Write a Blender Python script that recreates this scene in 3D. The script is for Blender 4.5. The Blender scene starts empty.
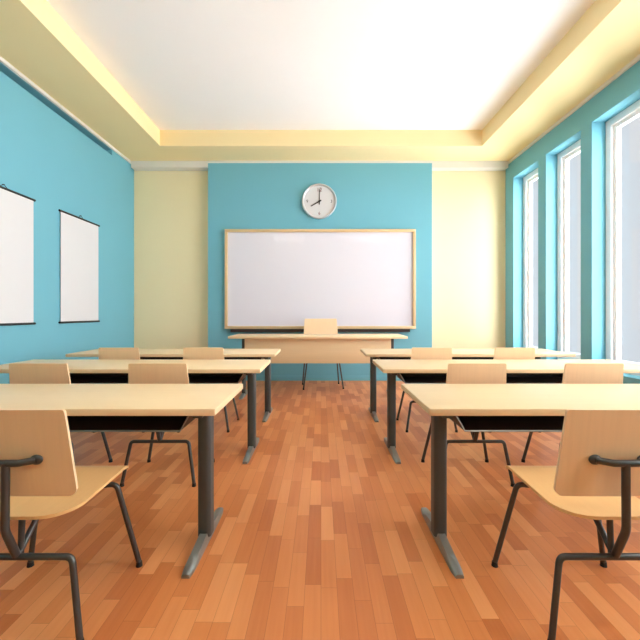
import bpy, bmesh, math, random
from mathutils import Vector, Matrix

random.seed(7)
SC = bpy.context.scene
COL = SC.collection

# ------------------------------------------------------------------ materials
def srgb(r, g, b):
    f = lambda c: (c/255/12.92) if c/255 <= 0.04045 else ((c/255+0.055)/1.055)**2.4
    return (f(r), f(g), f(b), 1.0)

def mat(name, col, rough=0.6, metal=0.0, spec=0.5, noise=0.0, nscale=8.0, bump=0.0, stretch=(1, 1, 1), coat=0.0):
    m = bpy.data.materials.new(name); m.use_nodes = True
    nt = m.node_tree; p = nt.nodes['Principled BSDF']
    p.inputs['Roughness'].default_value = rough
    p.inputs['Metallic'].default_value = metal
    p.inputs['Specular IOR Level'].default_value = spec
    p.inputs['Coat Weight'].default_value = coat
    tc = nt.nodes.new('ShaderNodeTexCoord'); mp = nt.nodes.new('ShaderNodeMapping')
    mp.inputs['Scale'].default_value = stretch
    nt.links.new(tc.outputs['Object'], mp.inputs['Vector'])
    nz = nt.nodes.new('ShaderNodeTexNoise'); nz.inputs['Scale'].default_value = nscale
    nz.inputs['Detail'].default_value = 4
    nt.links.new(mp.outputs['Vector'], nz.inputs['Vector'])
    mx = nt.nodes.new('ShaderNodeMix'); mx.data_type = 'RGBA'
    k = 1 - noise
    mx.inputs['A'].default_value = (col[0]*k, col[1]*k, col[2]*k, 1)
    k = min(1.0 + noise, 1.15)
    mx.inputs['B'].default_value = (min(col[0]*k, 1), min(col[1]*k, 1), min(col[2]*k, 1), 1)
    nt.links.new(nz.outputs['Fac'], mx.inputs['Factor'])
    nt.links.new(mx.outputs['Result'], p.inputs['Base Color'])
    if bump:
        b = nt.nodes.new('ShaderNodeBump'); b.inputs['Strength'].default_value = bump
        b.inputs['Distance'].default_value = 0.002
        nt.links.new(nz.outputs['Fac'], b.inputs['Height']); nt.links.new(b.outputs['Normal'], p.inputs['Normal'])
    return m

def emit_mat(name, col, s):
    m = bpy.data.materials.new(name); m.use_nodes = True
    nt = m.node_tree; p = nt.nodes['Principled BSDF']
    p.inputs['Base Color'].default_value = col
    p.inputs['Emission Color'].default_value = col
    p.inputs['Emission Strength'].default_value = s
    return m

def glass_mat(name):
    m = bpy.data.materials.new(name); m.use_nodes = True
    nt = m.node_tree
    for n in list(nt.nodes):
        if n.type == 'BSDF_PRINCIPLED': nt.nodes.remove(n)
    out = nt.nodes['Material Output']
    t = nt.nodes.new('ShaderNodeBsdfTransparent'); t.inputs['Color'].default_value = (0.93, 0.95, 0.97, 1)
    g = nt.nodes.new('ShaderNodeBsdfGlossy'); g.inputs['Roughness'].default_value = 0.03
    lw = nt.nodes.new('ShaderNodeLayerWeight'); lw.inputs['Blend'].default_value = 0.5
    pw = nt.nodes.new('ShaderNodeMath'); pw.operation = 'POWER'; pw.inputs[1].default_value = 5.0
    nt.links.new(lw.outputs['Facing'], pw.inputs[0])
    fr = nt.nodes.new('ShaderNodeMath'); fr.operation = 'MULTIPLY_ADD'; fr.inputs[1].default_value = 0.5; fr.inputs[2].default_value = 0.03
    nt.links.new(pw.outputs[0], fr.inputs[0])
    mx = nt.nodes.new('ShaderNodeMixShader')
    nt.links.new(fr.outputs[0], mx.inputs[0]); nt.links.new(t.outputs[0], mx.inputs[1]); nt.links.new(g.outputs[0], mx.inputs[2])
    nt.links.new(mx.outputs[0], out.inputs['Surface'])
    return m

def floor_mat():
    m = bpy.data.materials.new('parquet'); m.use_nodes = True
    nt = m.node_tree; N = nt.nodes; L = nt.links; p = N['Principled BSDF']
    tc = N.new('ShaderNodeTexCoord'); sp = N.new('ShaderNodeSeparateXYZ'); L.new(tc.outputs['Object'], sp.inputs[0])
    def mth(op, a, b=None):
        n = N.new('ShaderNodeMath'); n.operation = op
        for i, v in enumerate((a, b)):
            if v is None: continue
            if isinstance(v, (int, float)): n.inputs[i].default_value = v
            else: L.new(v, n.inputs[i])
        return n.outputs[0]
    xs = mth('DIVIDE', sp.outputs['X'], 0.070)
    row = mth('FLOOR', xs)
    wn = N.new('ShaderNodeTexWhiteNoise'); wn.noise_dimensions = '1D'; L.new(row, wn.inputs['W'])
    ys = mth('ADD', mth('DIVIDE', sp.outputs['Y'], 0.34), mth('MULTIPLY', wn.outputs['Value'], 7.3))
    cell = mth('FLOOR', ys)
    cb = N.new('ShaderNodeCombineXYZ'); L.new(row, cb.inputs[0]); L.new(cell, cb.inputs[1])
    w2 = N.new('ShaderNodeTexWhiteNoise'); w2.noise_dimensions = '2D'; L.new(cb.outputs[0], w2.inputs['Vector'])
    # grain
    mp = N.new('ShaderNodeMapping'); mp.inputs['Scale'].default_value = (60, 3.0, 1)
    L.new(tc.outputs['Object'], mp.inputs['Vector'])
    off = N.new('ShaderNodeVectorMath'); off.operation = 'ADD'
    L.new(mp.outputs[0], off.inputs[0]); L.new(w2.outputs['Color'], off.inputs[1])
    nz = N.new('ShaderNodeTexNoise'); nz.inputs['Scale'].default_value = 1.0; nz.inputs['Detail'].default_value = 5
    L.new(off.outputs[0], nz.inputs['Vector'])
    v = mth('ADD', mth('MULTIPLY', w2.outputs['Value'], 0.72), mth('MULTIPLY', nz.outputs['Fac'], 0.30))
    cr = N.new('ShaderNodeValToRGB'); L.new(v, cr.inputs[0])
    e = cr.color_ramp.elements
    e[0].position = 0.05; e[0].color = srgb(187, 105, 56)
    e[1].position = 0.98; e[1].color = srgb(230, 157, 100)
    q = e.new(0.5); q.color = srgb(212, 132, 76)
    # seams
    fx = mth('FRACT', xs); fy = mth('FRACT', ys)
    sx = mth('LESS_THAN', mth('MINIMUM', fx, mth('SUBTRACT', 1.0, fx)), 0.012)
    sy = mth('LESS_THAN', mth('MINIMUM', fy, mth('SUBTRACT', 1.0, fy)), 0.0022)
    seam = mth('MAXIMUM', sx, sy)
    mx = N.new('ShaderNodeMix'); mx.data_type = 'RGBA'
    L.new(mth('MULTIPLY', seam, 0.45), mx.inputs['Factor']); L.new(cr.outputs[0], mx.inputs['A'])
    mx.inputs['B'].default_value = srgb(110, 55, 28)
    L.new(mx.outputs['Result'], p.inputs['Base Color'])
    p.inputs['Roughness'].default_value = 0.36
    p.inputs['Specular IOR Level'].default_value = 0.3
    return m

TEAL = mat('teal_paint', srgb(114, 178, 196), 0.75, spec=0.25, noise=0.02, nscale=3, bump=0.05)
CREAM = mat('cream_paint', srgb(242, 228, 187), 0.8, spec=0.2, noise=0.015, nscale=3)
SOFFIT = mat('yellow_paint', srgb(246, 225, 174), 0.8, spec=0.2, noise=0.015, nscale=3)
WHITE_C = mat('ceiling_white', srgb(246, 244, 244), 0.85, spec=0.2, noise=0.01, nscale=3)
TRIM = mat('trim_white', srgb(225, 222, 216), 0.6, spec=0.3, noise=0.01)
FLOOR = floor_mat()
MAPLE = mat('maple_laminate', srgb(230, 202, 160), 0.42, spec=0.4, noise=0.05, nscale=2.0, stretch=(1.2, 26, 26))
EDGE = mat('maple_edge', srgb(238, 216, 176), 0.45, spec=0.4, noise=0.03, nscale=4)
PLY = mat('beech_plywood', srgb(234, 202, 162), 0.40, spec=0.4, noise=0.06, nscale=2.2, stretch=(30, 4, 1.5))
PLYSEAT = mat('beech_seat', srgb(224, 178, 120), 0.38, spec=0.4, noise=0.06, nscale=2.2, stretch=(30, 1.5, 3))
TUBE = mat('dark_steel', srgb(78, 78, 77), 0.34, metal=0.6, noise=0.03)
COLUMN = mat('grey_aluminium', srgb(70, 75, 75), 0.40, metal=0.2, noise=0.03)
FOOTM = mat('satin_aluminium', srgb(148, 152, 148), 0.34, metal=0.6, noise=0.03)
TRAYM = mat('brown_black_sheet', srgb(46, 34, 32), 0.5, spec=0.4, noise=0.05)
RUBBER = mat('black_rubber', srgb(26, 26, 26), 0.7, noise=0.05)
BOARD = mat('enamel_white', srgb(220, 219, 231), 0.06, spec=0.5, noise=0.005)
FRAMEW = mat('oak_frame', srgb(214, 184, 140), 0.45, spec=0.4, noise=0.06, nscale=5)
PAPER = mat('white_paper', srgb(214, 214, 217), 0.8, spec=0.15, noise=0.008)
BLACK = mat('black_plastic', srgb(24, 26, 28), 0.45, noise=0.05)
SILVER = mat('silver_plastic', srgb(205, 208, 212), 0.28, metal=0.5, noise=0.02)
RED = mat('dark_red_print', srgb(120, 34, 40), 0.6, noise=0.02)
WINW = mat('window_white', srgb(240, 240, 240), 0.4, spec=0.4, noise=0.008)
GLASS = glass_mat('window_glass')
LAMP = emit_mat('lamp_diffuser', (1.0, 0.96, 0.92, 1), 5.6)

# ------------------------------------------------------------------ mesh tools
def box(bm, x0, x1, y0, y1, z0, z1, bev=0.0, seg=2, mi=0):
    M = Matrix.Translation(((x0+x1)/2, (y0+y1)/2, (z0+z1)/2)) @ Matrix.Diagonal((x1-x0, y1-y0, z1-z0, 1))
    r = bmesh.ops.create_cube(bm, size=1.0, matrix=M)
    vs = r['verts']
    fs = set(f for v in vs for f in v.link_faces)
    for f in fs: f.material_index = mi
    if bev:
        es = list(set(e for v in vs for e in v.link_edges))
        bmesh.ops.bevel(bm, geom=es, offset=bev, segments=seg, affect='EDGES', profile=0.5)
    return bm

def quad(bm, pts):
    bm.faces.new([bm.verts.new(p) for p in pts])

def prism(bm, poly, axis, a, b):
    """extrude a 2-D polygon; axis 'z': poly in xy, 'x': poly in yz, 'y': poly in xz"""
    def P(u, v, w):
        return {'z': (u, v, w), 'x': (w, u, v), 'y': (u, w, v)}[axis]
    A = [bm.verts.new(P(u, v, a)) for u, v in poly]; B = [bm.verts.new(P(u, v, b)) for u, v in poly]
    n = len(poly)
    bm.faces.new(A); bm.faces.new(B[::-1])
    for i in range(n): bm.faces.new((A[i], A[(i+1) % n], B[(i+1) % n], B[i]))
    return bm

def fillet(pts, r, n=6):
    pts = [Vector(p) for p in pts]; out = [pts[0]]
    for i in range(1, len(pts)-1):
        a, b, c = pts[i-1], pts[i], pts[i+1]
        d1 = (a-b); d2 = (c-b); l1, l2 = d1.length, d2.length
        d1.normalize(); d2.normalize()
        ang = d1.angle(d2)
        t = min(r/math.tan(ang/2), l1*0.49, l2*0.49)
        p0, p1 = b+d1*t, b+d2*t
        for k in range(n+1):
            s = k/n
            out.append((1-s)**2*p0 + 2*s*(1-s)*b + s*s*p1)
    out.append(pts[-1]); return out

def tube(bm, pts, r, seg=10, r1=None):
    pts = [Vector(p) for p in pts]; n = len(pts); rings = []
    up = None
    for i, p in enumerate(pts):
        t = (pts[min(i+1, n-1)] - pts[max(i-1, 0)]).normalized()
        if up is None:
            up = Vector((0, 0, 1)) if abs(t.z) < 0.9 else Vector((0, 1, 0))
        s = t.cross(up).normalized(); u2 = s.cross(t).normalized(); up = u2
        rr = r if r1 is None else r + (r1-r)*i/(n-1)
        rings.append([bm.verts.new(p + s*math.cos(2*math.pi*k/seg)*rr + u2*math.sin(2*math.pi*k/seg)*rr) for k in range(seg)])
    for a, b in zip(rings, rings[1:]):
        for k in range(seg): bm.faces.new((a[k], a[(k+1) % seg], b[(k+1) % seg], b[k]))
    bm.faces.new(rings[0][::-1]); bm.faces.new(rings[-1])
    return bm

def disc_ring(bm, c, prof, seg=64):
    """lathe around the -Y axis: prof = (radius, y)"""
    rings = []
    for rad, y in prof:
        if rad < 1e-6: rings.append([bm.verts.new((c[0], c[1]+y, c[2]))])
        else: rings.append([bm.verts.new((c[0]+rad*math.sin(2*math.pi*k/seg), c[1]+y, c[2]+rad*math.cos(2*math.pi*k/seg))) for k in range(seg)])
    for a, b in zip(rings, rings[1:]):
        for k in range(seg):
            k2 = (k+1) % seg
            if len(a) == 1: bm.faces.new((a[0], b[k], b[k2]))
            elif len(b) == 1: bm.faces.new((a[k], a[k2], b[0]))
            else: bm.faces.new((a[k], a[k2], b[k2], b[k]))
    return bm

def sheet(bm, W, r0, r1, length, fn, t, nu=14, nv=18):
    """a plywood shell: v runs 0..length, half-width W(v), rounded ends of radius r0 / r1; fn(u,v)->Vector mid-surface; thickness t"""
    vs = sorted(set([length*i/nv for i in range(nv+1)]
                    + [r0*(1-math.cos(math.pi/2*i/6)) for i in range(7)]
                    + [length - r1*(1-math.cos(math.pi/2*i/6)) for i in range(7)]))
    vv = [vs[0]]
    for v in vs[1:]:
        if v - vv[-1] > 0.0008: vv.append(v)
    def hw(v):
        w = W(v/length)
        if v < r0: w += -r0 + math.sqrt(max(r0*r0-(r0-v)**2, 0))
        d = length - v
        if d < r1: w += -r1 + math.sqrt(max(r1*r1-(r1-d)**2, 0))
        return w
    top, bot = [], []
    for v in vv:
        h = hw(v); ra, rb = [], []
        for i in range(nu+1):
            u = h*(-1+2*i/nu)
            p = fn(u, v); e = 1e-3
            n = (fn(u+e, v)-fn(u-e, v)).cross(fn(u, v+e)-fn(u, v-e)).normalized()
            ra.append(bm.verts.new(p+n*t/2)); rb.append(bm.verts.new(p-n*t/2))
        top.append(ra); bot.append(rb)
    m = len(vv)
    for j in range(m-1):
        for i in range(nu):
            bm.faces.new((top[j][i], top[j][i+1], top[j+1][i+1], top[j+1][i]))
            bm.faces.new((bot[j][i], bot[j+1][i], bot[j+1][i+1], bot[j][i+1]))
        bm.faces.new((top[j][0], top[j+1][0], bot[j+1][0], bot[j][0]))
        bm.faces.new((top[j][nu], bot[j][nu], bot[j+1][nu], top[j+1][nu]))
    for i in range(nu):
        bm.faces.new((top[0][i], bot[0][i], bot[0][i+1], top[0][i+1]))
        bm.faces.new((top[-1][i], top[-1][i+1], bot[-1][i+1], bot[-1][i]))
    return bm

def obj(name, bm, material, parent=None, smooth=True, ang=35):
    bmesh.ops.recalc_face_normals(bm, faces=bm.faces)
    if smooth:
        for f in bm.faces: f.smooth = True
        for e in bm.edges:
            if len(e.link_faces) == 2 and e.calc_face_angle(0) > math.radians(ang): e.smooth = False
    me = bpy.data.meshes.new(name); bm.to_mesh(me); bm.free()
    for m in (material if isinstance(material, (list, tuple)) else [material]): me.materials.append(m)
    o = bpy.data.objects.new(name, me); COL.objects.link(o)
    if parent: o.parent = parent
    return o

B = bmesh.new

def tag(o, label, cat, group=None, kind=None):
    o['label'] = label; o['category'] = cat
    if group: o['group'] = group
    if kind: o['kind'] = kind
    return o

def thing(name, label, cat, loc=(0, 0, 0), rotz=0.0, group=None):
    o = bpy.data.objects.new(name, None); COL.objects.link(o)
    o.empty_display_size = 0.1
    o.location = loc; o.rotation_euler = (0, 0, rotz)
    return tag(o, label, cat, group)

def dup(root, loc, label, rotz=0.0):
    def cp(o, par):
        c = o.copy(); COL.objects.link(c)
        c.parent = par
        for ch in list(o.children): cp(ch, c)
        return c
    r = cp(root, None); r.location = loc; r.rotation_euler = (0, 0, rotz); r['label'] = label
    return r

# ------------------------------------------------------------------ the room
XL, XR = -3.42, 3.375
YB, YP, YF = 6.77, 6.60, -2.6           # cream back wall, teal centre panel, wall behind the viewer
ZC, ZS = 3.88, 3.92                     # cornice foot, soffit
TX, TY, TZ = 2.617, 6.015, 4.18           # raised tray of the ceiling
TH = 0.30

def struct(name, bm, m, label, cat, smooth=False):
    return tag(obj(name, bm, m, smooth=smooth), label, cat, kind='structure')

b = B(); box(b, XL-TH, XR+TH, YF-TH, YB+TH, -0.12, 0)
struct('floor', b, FLOOR, 'glossy orange-brown parquet floor of narrow lengthwise strips', 'floor')

# ceiling: yellow soffit ring with a raised white centre
b = B()
TF = -1.9
box(b, XL-TH, -TX, YF-TH, YB+TH, ZS, TZ)
box(b, TX, XR+TH, YF-TH, YB+TH, ZS, TZ)
box(b, -TX, TX, TY, YB+TH, ZS, TZ)
box(b, -TX, TX, YF-TH, TF, ZS, TZ)
sof = struct('ceiling', b, SOFFIT, 'pale yellow dropped ceiling border around the white recess', 'ceiling')
b = B(); box(b, XL-TH, XR+TH, YF-TH, YB+TH, TZ, TZ+0.12)
tag(obj('ceiling_recess', b, WHITE_C, smooth=False), 'flat white ceiling inside the raised rectangular recess', 'ceiling', kind='structure')

# left wall, with a slot under the cornice standing in for its cast shadow
b = B()
box(b, XL-TH, XL, YF-TH, YB+TH, 0, 3.785)
box(b, XL-TH, XL-0.27, YF-TH, 6.05, 3.785, 3.875)
box(b, XL-TH, XL, 6.05, YB+TH, 3.785, 3.875)
box(b, XL-TH, XL, YF-TH, YB+TH, 3.875, TZ)
struct('wall_left', b, TEAL, 'teal side wall on the left, hung with two white charts', 'wall')
# back wall
b = B(); box(b, XL-TH, XR+TH, YB, YB+TH, 0, TZ)
struct('wall_back', b, CREAM, 'cream end wall showing either side of the teal panel', 'wall')
b = B(); box(b, -2.016, 1.98, YP, YB, 0, ZC)
struct('wall_back_panel', b, TEAL, 'projecting teal centre panel of the end wall behind the whiteboard', 'wall')
b = B(); box(b, XL-TH, XR+TH, YF-TH, YF, 0, TZ)
struct('wall_front', b, CREAM, 'cream wall at the rear of the classroom behind the viewer', 'wall')
# right wall with tall openings
NW, PITCH, OW, Y0, SILL, HEAD = 7, 0.94, 0.74, 6.49, 0.50, 3.58
b = B()
box(b, XR, XR+TH, YF-TH, YB+TH, 0, SILL)
box(b, XR, XR+TH, YF-TH, YB+TH, HEAD, TZ)
ys = [YB+TH]
for k in range(NW):
    far = Y0 - PITCH*k
    box(b, XR, XR+TH, far, ys[-1], SILL, HEAD); ys.append(far-OW)
box(b, XR, XR+TH, YF-TH, ys[-1], SILL, HEAD)
struct('wall_right', b, TEAL, 'teal window wall on the right with tall deep openings', 'wall')

ordn = ['farthest, next to the cream end wall', 'second from the cream end wall', 'third from the cream end wall, cut by the photo edge',
        'fourth from the end wall', 'fifth from the end wall', 'sixth from the end wall', 'seventh from the end wall']
for k in range(NW):
    far = Y0 - PITCH*k; near = far - OW; cx = XR + 0.172
    b = B()
    fw = 0.085
    def ring(bm, y0, y1, z0, z1, w, xa, xb):
        box(bm, xa, xb, y0, y0+w, z0, z1); box(bm, xa, xb, y1-w, y1, z0, z1)
        box(bm, xa, xb, y0+w, y1-w, z0, z0+w); box(bm, xa, xb, y0+w, y1-w, z1-w, z1)
    ring(b, near, far, SILL, HEAD, fw, cx, cx+0.085)
    w = obj('window_%d' % (k+1), b, WINW, smooth=False)
    tag(w, 'tall white-framed window in the teal wall, ' + ordn[k], 'window', kind='structure')
    b = B(); ring(b, near+fw-0.004, far-fw+0.004, SILL+fw-0.004, HEAD-fw+0.004, 0.05, cx+0.035, cx+0.085)
    obj('sash', b, WINW, w, smooth=False)
    b = B(); box(b, cx+0.060, cx+0.068, near+fw+0.03, far-fw-0.03, SILL+fw+0.03, HEAD-fw-0.03)
    obj('pane', b, GLASS, w, smooth=False)

# cornices and baseboards
def cornice(name, pts, label):
    b = B(); box(b, *pts); return struct(name, b, TRIM, label, 'cornice')
cornice('trim_1', (XL, XL+0.03, YF, YB, ZC, ZS), 'narrow grey-white cornice along the top of the left teal wall')
cornice('trim_2', (XL+0.03, -2.016, YP+0.005, YB, 3.805, ZS), 'grey-white cornice along the top of the left cream wall piece')
cornice('trim_4', (1.98, XR-0.03, YP+0.005, YB, 3.805, ZS), 'white cornice along the top of the right cream wall piece')
cornice('trim_5', (-2.016, 1.98, YP-0.012, YB, ZC, ZS), 'thin white line along the top of the teal centre panel')
cornice('trim_3', (XR-0.03, XR, YF, YB, ZC, ZS), 'white cornice along the top of the window wall')
b = B(); box(b, -2.016, 1.98, YP-0.014, YP, 0, 0.085, 0.003)
struct('baseboard_back', b, TEAL, 'low teal baseboard under the teal centre panel', 'baseboard')
b = B(); box(b, XL, XL+0.014, YF, YB, 0, 0.085, 0.003)
struct('baseboard_left', b, TEAL, 'low teal baseboard along the left wall', 'baseboard')
b = B(); box(b, XR-0.014, XR, YF, YB, 0, 0.085, 0.003)
struct('baseboard_right', b, TEAL, 'low teal baseboard along the window wall', 'baseboard')

# ceiling lamps in the recess over the middle and rear of the room (the rear pair is mirrored in the whiteboard; the other rows are added fill light)
for ly, row in ((2.3, 'added foremost'), (0.5, 'added middle'), (-1.35, 'rearmost')):
    for lx, side in ((-1.25, 'left'), (1.95, 'right')):
        t = thing('ceiling_lamp', 'flat rectangular ceiling lamp, %s one of the %s-hand row' % (row, side), 'lamp', (lx, ly, TZ), group='ceiling lamps in the recess')
        b = B()
        for q in ((-.62, .62, -.17, -.14), (-.62, .62, .14, .17), (-.62, -.59, -.14, .14), (.59, .62, -.14, .14)):
            box(b, q[0], q[1], q[2], q[3], -0.025, 0)
        obj('lamp_frame', b, WINW, t, smooth=False)
        b = B(); box(b, -.59, .59, -.14, .14, -0.13, -0.001, 0.012)
        obj('diffuser', b, LAMP, t, smooth=False)

# ------------------------------------------------------------------ whiteboard
x0, x1, z0, z1 = -1.705, 1.678, 0.925, 2.69
t = thing('whiteboard', 'wide blank whiteboard in a thin wooden frame on the teal centre wall', 'whiteboard', ((x0+x1)/2, YP, z0))
hx = (x1-x0)/2; H = z1-z0
fw = 0.05
b = B(); box(b, -hx+fw-.006, hx-fw+.006, -0.03, 0, fw-.006, H-fw+.006); obj('writing_surface', b, BOARD, t, smooth=False)
fr = B()
box(fr, -hx, hx, -0.06, 0, H-fw, H, 0.004); box(fr, -hx, hx, -0.06, 0, 0, fw, 0.004)
box(fr, -hx, -hx+fw, -0.06, 0, fw, H-fw, 0.004); box(fr, hx-fw, hx, -0.06, 0, fw, H-fw, 0.004)
obj('board_frame', fr, FRAMEW, t)
b = B(); prism(b, [(-0.13, 0.0), (0, 0.0), (0, -0.06), (-0.03, -0.06), (-0.13, -0.05)], 'x', -hx+0.12, hx-0.12)
obj('shadow_ledge', b, TRAYM, t, smooth=False)  # dark ledge added in place of the shadow below the board

# ------------------------------------------------------------------ clock
cz = 3.186; R = 0.31
t = thing('wall_clock', 'round white wall clock with silver rim showing eight, above the whiteboard', 'clock', (-0.03, YP, cz))
b = B(); disc_ring(b, (0, 0, 0), [(R*0.97, 0), (R, -0.02), (R, -0.055), (R*0.985, -0.068), (R*0.95, -0.072), (R*0.90, -0.064), (R*0.885, -0.045), (R*0.885, -0.02)])
obj('rim', b, SILVER, t)
b = B(); disc_ring(b, (0, 0, 0), [(0, -0.034), (R*0.90, -0.034), (R*0.90, -0.02), (0, -0.02)])
obj('face', b, PAPER, t)
def hand(bm, deg, l, back, w, y):
    a = math.radians(deg); d = Vector((math.sin(a), 0, math.cos(a))); s = Vector((math.cos(a), 0, -math.sin(a)))
    q = [d*-back - s*w, d*-back + s*w, d*l + s*w*.55, d*l - s*w*.55]
    A = [bm.verts.new((p.x, y, p.z)) for p in q]; Bv = [bm.verts.new((p.x, y-0.004, p.z)) for p in q]
    bm.faces.new(A); bm.faces.new(Bv[::-1])
    for i in range(4): bm.faces.new((A[i], A[(i+1) % 4], Bv[(i+1) % 4], Bv[i]))
b = B(); hand(b, 240, 0.175, 0.04, 0.013, -0.040); obj('hour_hand', b, BLACK, t, smooth=False)
b = B(); hand(b, 0, 0.215, 0.06, 0.010, -0.047); obj('minute_hand', b, BLACK, t, smooth=False)
b = B(); disc_ring(b, (0, 0, 0), [(0.018, -0.034), (0.018, -0.054), (0.012, -0.057), (0, -0.057)], 20); obj('hub', b, BLACK, t)
def numeral(txt, x, z, size, m):
    cu = bpy.data.curves.new('numeral', 'FONT'); cu.body = txt; cu.size = size; cu.align_x = 'CENTER'; cu.align_y = 'CENTER'; cu.extrude = 0.0015
    o = bpy.data.objects.new('tmp', cu); COL.objects.link(o)
    dg = bpy.context.evaluated_depsgraph_get(); dg.update()
    me = bpy.data.meshes.new_from_object(o.evaluated_get(dg)); COL.objects.unlink(o); bpy.data.objects.remove(o)
    me.materials.clear(); me.materials.append(m)
    q = bpy.data.objects.new('numeral', me); COL.objects.link(q); q.parent = t
    q.location = (x, -0.036, z); q.rotation_euler = (math.pi/2, 0, 0)
    return q
numeral('12', 0, 0.205, 0.095, RED); numeral('3', 0.215, 0, 0.075, BLACK)
numeral('6', 0, -0.212, 0.075, RED); numeral('9', -0.215, 0, 0.075, BLACK)

# ------------------------------------------------------------------ charts on the left wall
def chart(y0, y1, label):
    w = y1-y0; t = thing('wall_chart', label, 'wall chart', (XL, y0, 1.067), group='blank roll charts on the left wall')
    H = 2.553-1.067
    b = B(); box(b, 0.014, 0.019, 0.012, w-0.012, 0.015, H-0.015); obj('sheet', b, PAPER, t, smooth=False)
    for z, nm in ((H-0.012, 'top_rod'), (0.012, 'bottom_rod')):
        b = B(); tube(b, [(0.0165, -0.012, z), (0.0165, w+0.012, z)], 0.0135, 12); o = obj(nm, b, BLACK, t)
    b = B(); tube(b, fillet([(0.0165, w/2-0.05, H-0.003), (0.0165, w/2, H+0.03), (0.0165, w/2+0.05, H-0.003)], 0.008, 4), 0.003, 6)
    obj('hanging_cord', b, BLACK, t)
    b = B(); tube(b, [(0.0, w/2, H+0.028), (0.022, w/2, H+0.028)], 0.006, 8); obj('nail', b, BLACK, t)
    return t
chart(4.826, 5.665, 'blank white hanging chart with black rods, farther one near the corner')
chart(3.55, 4.389, 'blank white hanging chart with black rods, nearer one cut by the photo edge')

# ------------------------------------------------------------------ student desk (origin: aisle end, front edge, floor; runs to -X)
DZ, DT, DD, DLEN = 0.74, 0.034, 0.64, 2.36
def rrect(cx, cy, hx, hy, r, n=5):
    out = []
    for sx, sy, a0 in ((1, 1, 0), (-1, 1, 90), (-1, -1, 180), (1, -1, 270)):
        for k in range(n+1):
            a = math.radians(a0+90*k/n)
            out.append((cx+sx*(hx-r)+r*math.cos(a), cy+sy*(hy-r)+r*math.sin(a)))
    return out

def foot_mesh(cx, y0, y1, z=0.0, w=0.026):
    b = B()
    n = 14; secs = []
    for i in range(n+1):
        s = i/n; y = y0+(y1-y0)*s
        e = min(s, 1-s)*2
        h = 0.018 + 0.034*min(1, e*1.15)
        ww = w*(0.72+0.28*min(1, e*6))
        secs.append([b.verts.new((cx+q*ww, y, z+zz)) for q, zz in ((-1, 0), (1, 0), (1, h*.55), (.72, h), (-.72, h), (-1, h*.55))])
    for a, c in zip(secs, secs[1:]):
        for k in range(6): b.faces.new((a[k], a[(k+1) % 6], c[(k+1) % 6], c[k]))
    b.faces.new(secs[0]); b.faces.new(secs[-1][::-1])
    return b

def make_desk(label, loc, mirror=False):
    """mirror=False: the desk left of the aisle (body on -X); True: right of the aisle (body on +X)"""
    s = 1 if mirror else -1
    t = thing('student_desk', label, 'desk', loc, group='long student desks in rows')
    X = lambda a, c: (min(s*a, s*c), max(s*a, s*c))
    b = B(); box(b, *X(0, DLEN), 0, DD, DZ-DT, DZ, 0.004); obj('tabletop', b, MAPLE, t)
    for lx in (0.105, 1.975):
        b = B(); prism(b, rrect(s*lx, 0.20, 0.0345, 0.045, 0.024), 'z', 0.03, DZ-DT)
        l = obj('leg', b, COLUMN, t, ang=50)
        obj('foot', foot_mesh(s*lx, -0.10, 0.48), FOOTM, l, ang=60)
        b = B(); box(b, s*lx-0.025, s*lx+0.025, 0.06, 0.56, DZ-DT-0.028, DZ-DT, 0.004); obj('support_arm', b, COLUMN, l)
    # sheet-metal book tray with flared ends, open towards the seat
    b = B(); zt, zb = DZ-DT, 0.602; a0, a1, c0, c1 = 0.150, 1.930, 0.205, 1.875
    yf, yr, th = 0.10, 0.42, 0.0035
    def slab(p):   # p: 4 points; thickness along given offset
        pass
    def plate(q, off):
        A = [b.verts.new(v) for v in q]; C = [b.verts.new(Vector(v)+Vector(off)) for v in q]
        b.faces.new(A); b.faces.new(C[::-1])
        for i in range(4): b.faces.new((A[i], A[(i+1) % 4], C[(i+1) % 4], C[i]))
    plate([(s*c0, yf, zb), (s*c1, yf, zb), (s*c1, yr, zb), (s*c0, yr, zb)], (0, 0, th))
    plate([(s*c0, yf, zb), (s*c0, yr, zb), (s*a0, yr, zt), (s*a0, yf, zt)], (s*th, 0, 0))
    plate([(s*c1, yf, zb), (s*c1, yr, zb), (s*a1, yr, zt), (s*a1, yf, zt)], (-s*th, 0, 0))
    plate([(s*c0, yr, zb), (s*c1, yr, zb), (s*a1, yr, zt), (s*a0, yr, zt)], (0, -th, 0))
    tr = obj('book_tray', b, TRAYM, t, smooth=False)
    b = B()
    tube(b, [(s*a0, yf, zt-0.005), (s*c0, yf, zb+0.001), (s*c1, yf, zb+0.001), (s*a1, yf, zt-0.005)], 0.0045, 6)
    obj('tray_lip', b, FOOTM, tr)
    return t

ROWY = (1.77, 3.04, 4.17)
where = ('nearest the viewer', 'in the middle row', 'in the farthest row by the teacher\'s desk')
LD = make_desk('long maple-topped student desk left of the aisle, ' + where[0], (-0.507, ROWY[0], 0))
RD = make_desk('long maple-topped student desk right of the aisle, ' + where[0], (0.522, ROWY[0], 0), True)
for i in (1, 2):
    dup(LD, (-0.500-0.022*(i-1), ROWY[i], 0), 'long maple-topped student desk left of the aisle, ' + where[i])
    dup(RD, (0.512, ROWY[i], 0), 'long maple-topped student desk right of the aisle, ' + where[i])

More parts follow.
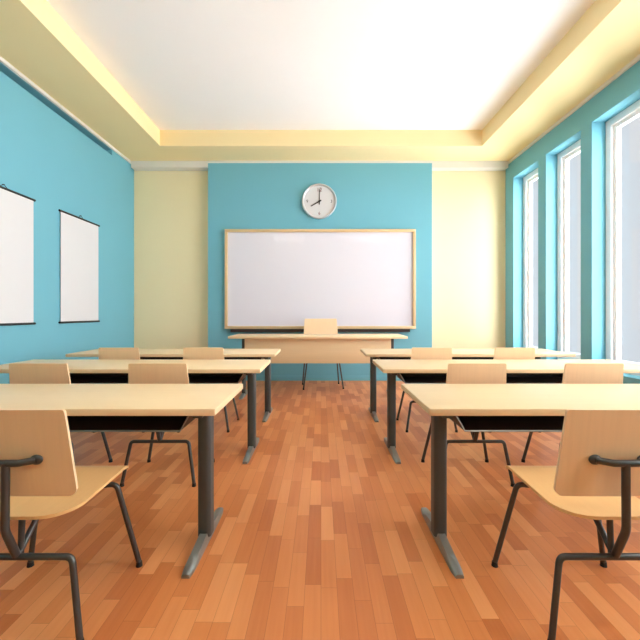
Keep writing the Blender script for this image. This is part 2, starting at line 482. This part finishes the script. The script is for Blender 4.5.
# ------------------------------------------------------------------ chairs (origin: floor below the backrest, facing +Y)
def make_chair(name, label, loc, rotz=0.0, hs=1.0, ws=1.0, group=None, fs_=1.0):
    t = thing(name, label, 'chair', loc, rotz, group)
    # backrest
    zb, zt = 0.523*hs, 0.853*hs
    L = zt-zb; lean = math.tan(math.radians(7.5))
    wb, wt = 0.221*ws, 0.200*ws
    def fb(u, v):
        return Vector((u, 0.045 - v*lean - 0.10*(u*u)*-1.0*0.6, zb+v))
    b = B(); sheet(b, lambda k: wb+(wt-wb)*k, 0.035, 0.012, L, fb, 0.011); obj('backrest', b, PLY, t, ang=50)
    # seat
    zs = 0.447*hs
    D = 0.455
    def fs(u, v):
        k = v/D
        z = zs + 0.022*max(0, (k-0.2)/0.8)**1.2
        if k > 0.86: z -= 0.030*((k-0.86)/0.14)**2
        z += 0.10*u*u*(1.2-k)
        return Vector((u, 0.030+v, z))
    b = B(); sheet(b, lambda k: (0.185+0.008*k)*ws, 0.11, 0.035, D, fs, 0.012); obj('seat', b, PLYSEAT, t, ang=50)
    # back bar with flattened ends, on a central post that bends under the seat
    zbar = 0.665*hs; yb = 0.045-(zbar-zb)*lean
    b = B(); hb = 0.088*ws
    tube(b, fillet([(-hb, yb-0.014, zbar+0.002), (-hb+0.045, yb-0.038, zbar), (hb-0.045, yb-0.038, zbar), (hb, yb-0.014, zbar+0.002)], 0.02, 4), 0.0125, 12)
    bar = obj('back_bar', b, TUBE, t)
    for sx in (-1, 1):
        b = B(); bmesh.ops.create_uvsphere(b, u_segments=16, v_segments=10, radius=1.0,
              matrix=Matrix.Translation((sx*hb, yb-0.010, zbar+0.002)) @ Matrix.Diagonal((0.024, 0.011, 0.018, 1)))
        obj('bracket', b, TUBE, bar)
    zu = 0.300*hs
    b = B(); tube(b, fillet([(0, yb-0.038, zbar), (0, yb-0.040, zs-0.02), (0, 0.035, zu+0.01)], 0.10, 8), 0.0138, 12)
    obj('post', b, TUBE, t)
    # rear and front tube frames
    hu, hf = 0.202*ws, 0.250*ws*fs_
    r = 0.0118
    b = B(); tube(b, [(-hu+0.05, 0.04, zu), (hu-0.05, 0.04, zu)], r, 12); obj('rear_crossbar', b, TUBE, t)
    zf = zs-0.055; yfr = 0.375
    b = B(); tube(b, [(-0.12*ws, yfr, zf+0.015), (0.12*ws, yfr, zf+0.015)], r, 12); obj('front_crossbar', b, TUBE, t)
    def cap(l, x, y):
        b = B(); tube(b, [(x, y, 0), (x, y, 0.008), (x, y, 0.022)], 0.0150, 12, 0.0125); obj('foot_cap', b, RUBBER, l)
    for sx in (-1, 1):
        b = B(); tube(b, fillet([(sx*(hu-0.05), 0.04, zu), (sx*hu, 0.04, zu), (sx*hf, 0.01, 0.016)], 0.05, 7), r, 12)
        l = obj('leg', b, TUBE, t); cap(l, sx*hf, 0.01)
    for sx in (-1, 1):
        b = B(); tube(b, fillet([(sx*0.12*ws, yfr, zf+0.015), (sx*0.178*ws, yfr+0.005, zf+0.02), (sx*0.258*ws*fs_, 0.43, 0.016)], 0.045, 7), r, 12)
        l = obj('leg', b, TUBE, t); cap(l, sx*0.258*ws*fs_, 0.43)
    # spine from the rear crossbar to the seat front, and mounting pads
    b = B(); tube(b, fillet([(0, 0.04, zu), (0, 0.16, zs-0.028), (0, yfr, zf+0.017)], 0.03, 5), r*0.95, 12); obj('spine', b, TUBE, t)
    b = B(); tube(b, [(0, 0.055, zu), (0, 0.062, zs-0.003)], r*0.9, 12); obj('strut', b, TUBE, t)
    for sx in (-1, 1):
        b = B(); box(b, sx*0.11*ws-0.018, sx*0.11*ws+0.018, yfr-0.016, yfr+0.016, zf+0.02, zs+0.012, 0.003)
        obj('seat_mount', b, TUBE, t)
    return t

CY = (1.325, 2.555, 3.725)
G = 'plywood student chairs at the long desks'
C0 = make_chair('student_chair', 'plywood chair at the nearest desk left of the aisle, cut by the photo edge', (-1.120, CY[0], 0), 0.0, group=G)
for x, y, l in ((-1.13, CY[1], 'plywood chair at the middle desk left of the aisle, the one nearer the aisle'),
                (-1.955, CY[1], 'plywood chair at the middle desk left of the aisle, the one nearer the charts'),
                (-1.187, CY[2], 'plywood chair at the farthest desk left of the aisle, the one nearer the aisle'),
                (-2.04, CY[2], 'plywood chair at the farthest desk left of the aisle, the one nearer the wall'),
                (1.082, CY[0], 'plywood chair at the nearest desk right of the aisle, its back bar facing us'),
                (1.08, CY[1], 'plywood chair at the middle desk right of the aisle, the one nearer the aisle'),
                (1.89, CY[1], 'plywood chair at the middle desk right of the aisle, the one nearer the windows'),
                (1.117, CY[2], 'plywood chair at the farthest desk right of the aisle, the one nearer the aisle'),
                (1.955, CY[2], 'plywood chair at the farthest desk right of the aisle, the one nearer the windows')):
    dup(C0, (x, y, 0), l)
make_chair('teacher_chair', 'plywood chair facing the class behind the teacher\'s desk, in front of the whiteboard',
           (-0.005, 6.27, 0), math.pi+math.radians(6), hs=1.30, ws=1.36, fs_=0.9)

# ------------------------------------------------------------------ teacher's desk
tx = -0.045
t = thing('teacher_desk', 'wide maple teacher\'s desk with a front panel, standing under the whiteboard', 'desk', (tx, 5.2, 0))
TZ2 = 0.876
b = B(); box(b, -1.265, 1.265, 0, 0.66, TZ2-0.034, TZ2, 0.004); obj('tabletop', b, MAPLE, t)
b = B(); box(b, -1.05, 1.05, 0.10, 0.122, 0.483, TZ2-0.034, 0.003); obj('modesty_panel', b, MAPLE, t)
for sx in (-1, 1):
    b = B(); prism(b, rrect(sx*1.078, 0.20, 0.026, 0.045, 0.018), 'z', 0.03, TZ2-0.034); l = obj('leg', b, COLUMN, t, ang=50)
    obj('foot', foot_mesh(sx*1.078, -0.05, 0.55), FOOTM, l, ang=60)

# ------------------------------------------------------------------ light
W = bpy.data.worlds.new('World'); SC.world = W; W.use_nodes = True
bg = W.node_tree.nodes['Background']
bg.inputs['Color'].default_value = (0.95, 0.97, 1.0, 1); bg.inputs['Strength'].default_value = 0.85

def sun(name, d, strength, angle, col):
    l = bpy.data.lights.new(name, 'SUN'); l.energy = strength; l.angle = math.radians(angle); l.color = col
    o = bpy.data.objects.new(name, l); COL.objects.link(o)
    o.rotation_euler = Vector(d).to_track_quat('-Z', 'Y').to_euler()
    o.location = (8, 0, 6)
    return o
sun('hazy_sun', (-0.70, 0.66, -0.03), 49.0, 150, (1.0, 0.985, 0.97))

# ------------------------------------------------------------------ camera
cd = bpy.data.cameras.new('Camera'); cam = bpy.data.objects.new('Camera', cd); COL.objects.link(cam)
cd.sensor_width = 36; cd.lens = 36*370/640
cam.location = (0, 0, 1.197); cam.rotation_euler = (math.pi/2, 0, 0)
cd.shift_x = -1/640; cd.shift_y = -6.5/640
cd.clip_start = 0.05
SC.camera = cam

vs = SC.view_settings
vs.view_transform = 'Standard'; vs.look = 'None'; vs.exposure = 0.0; vs.gamma = 1.0; vs.use_curve_mapping = False
SC.cycles.max_bounces = 12; SC.cycles.diffuse_bounces = 8; SC.cycles.transparent_max_bounces = 12
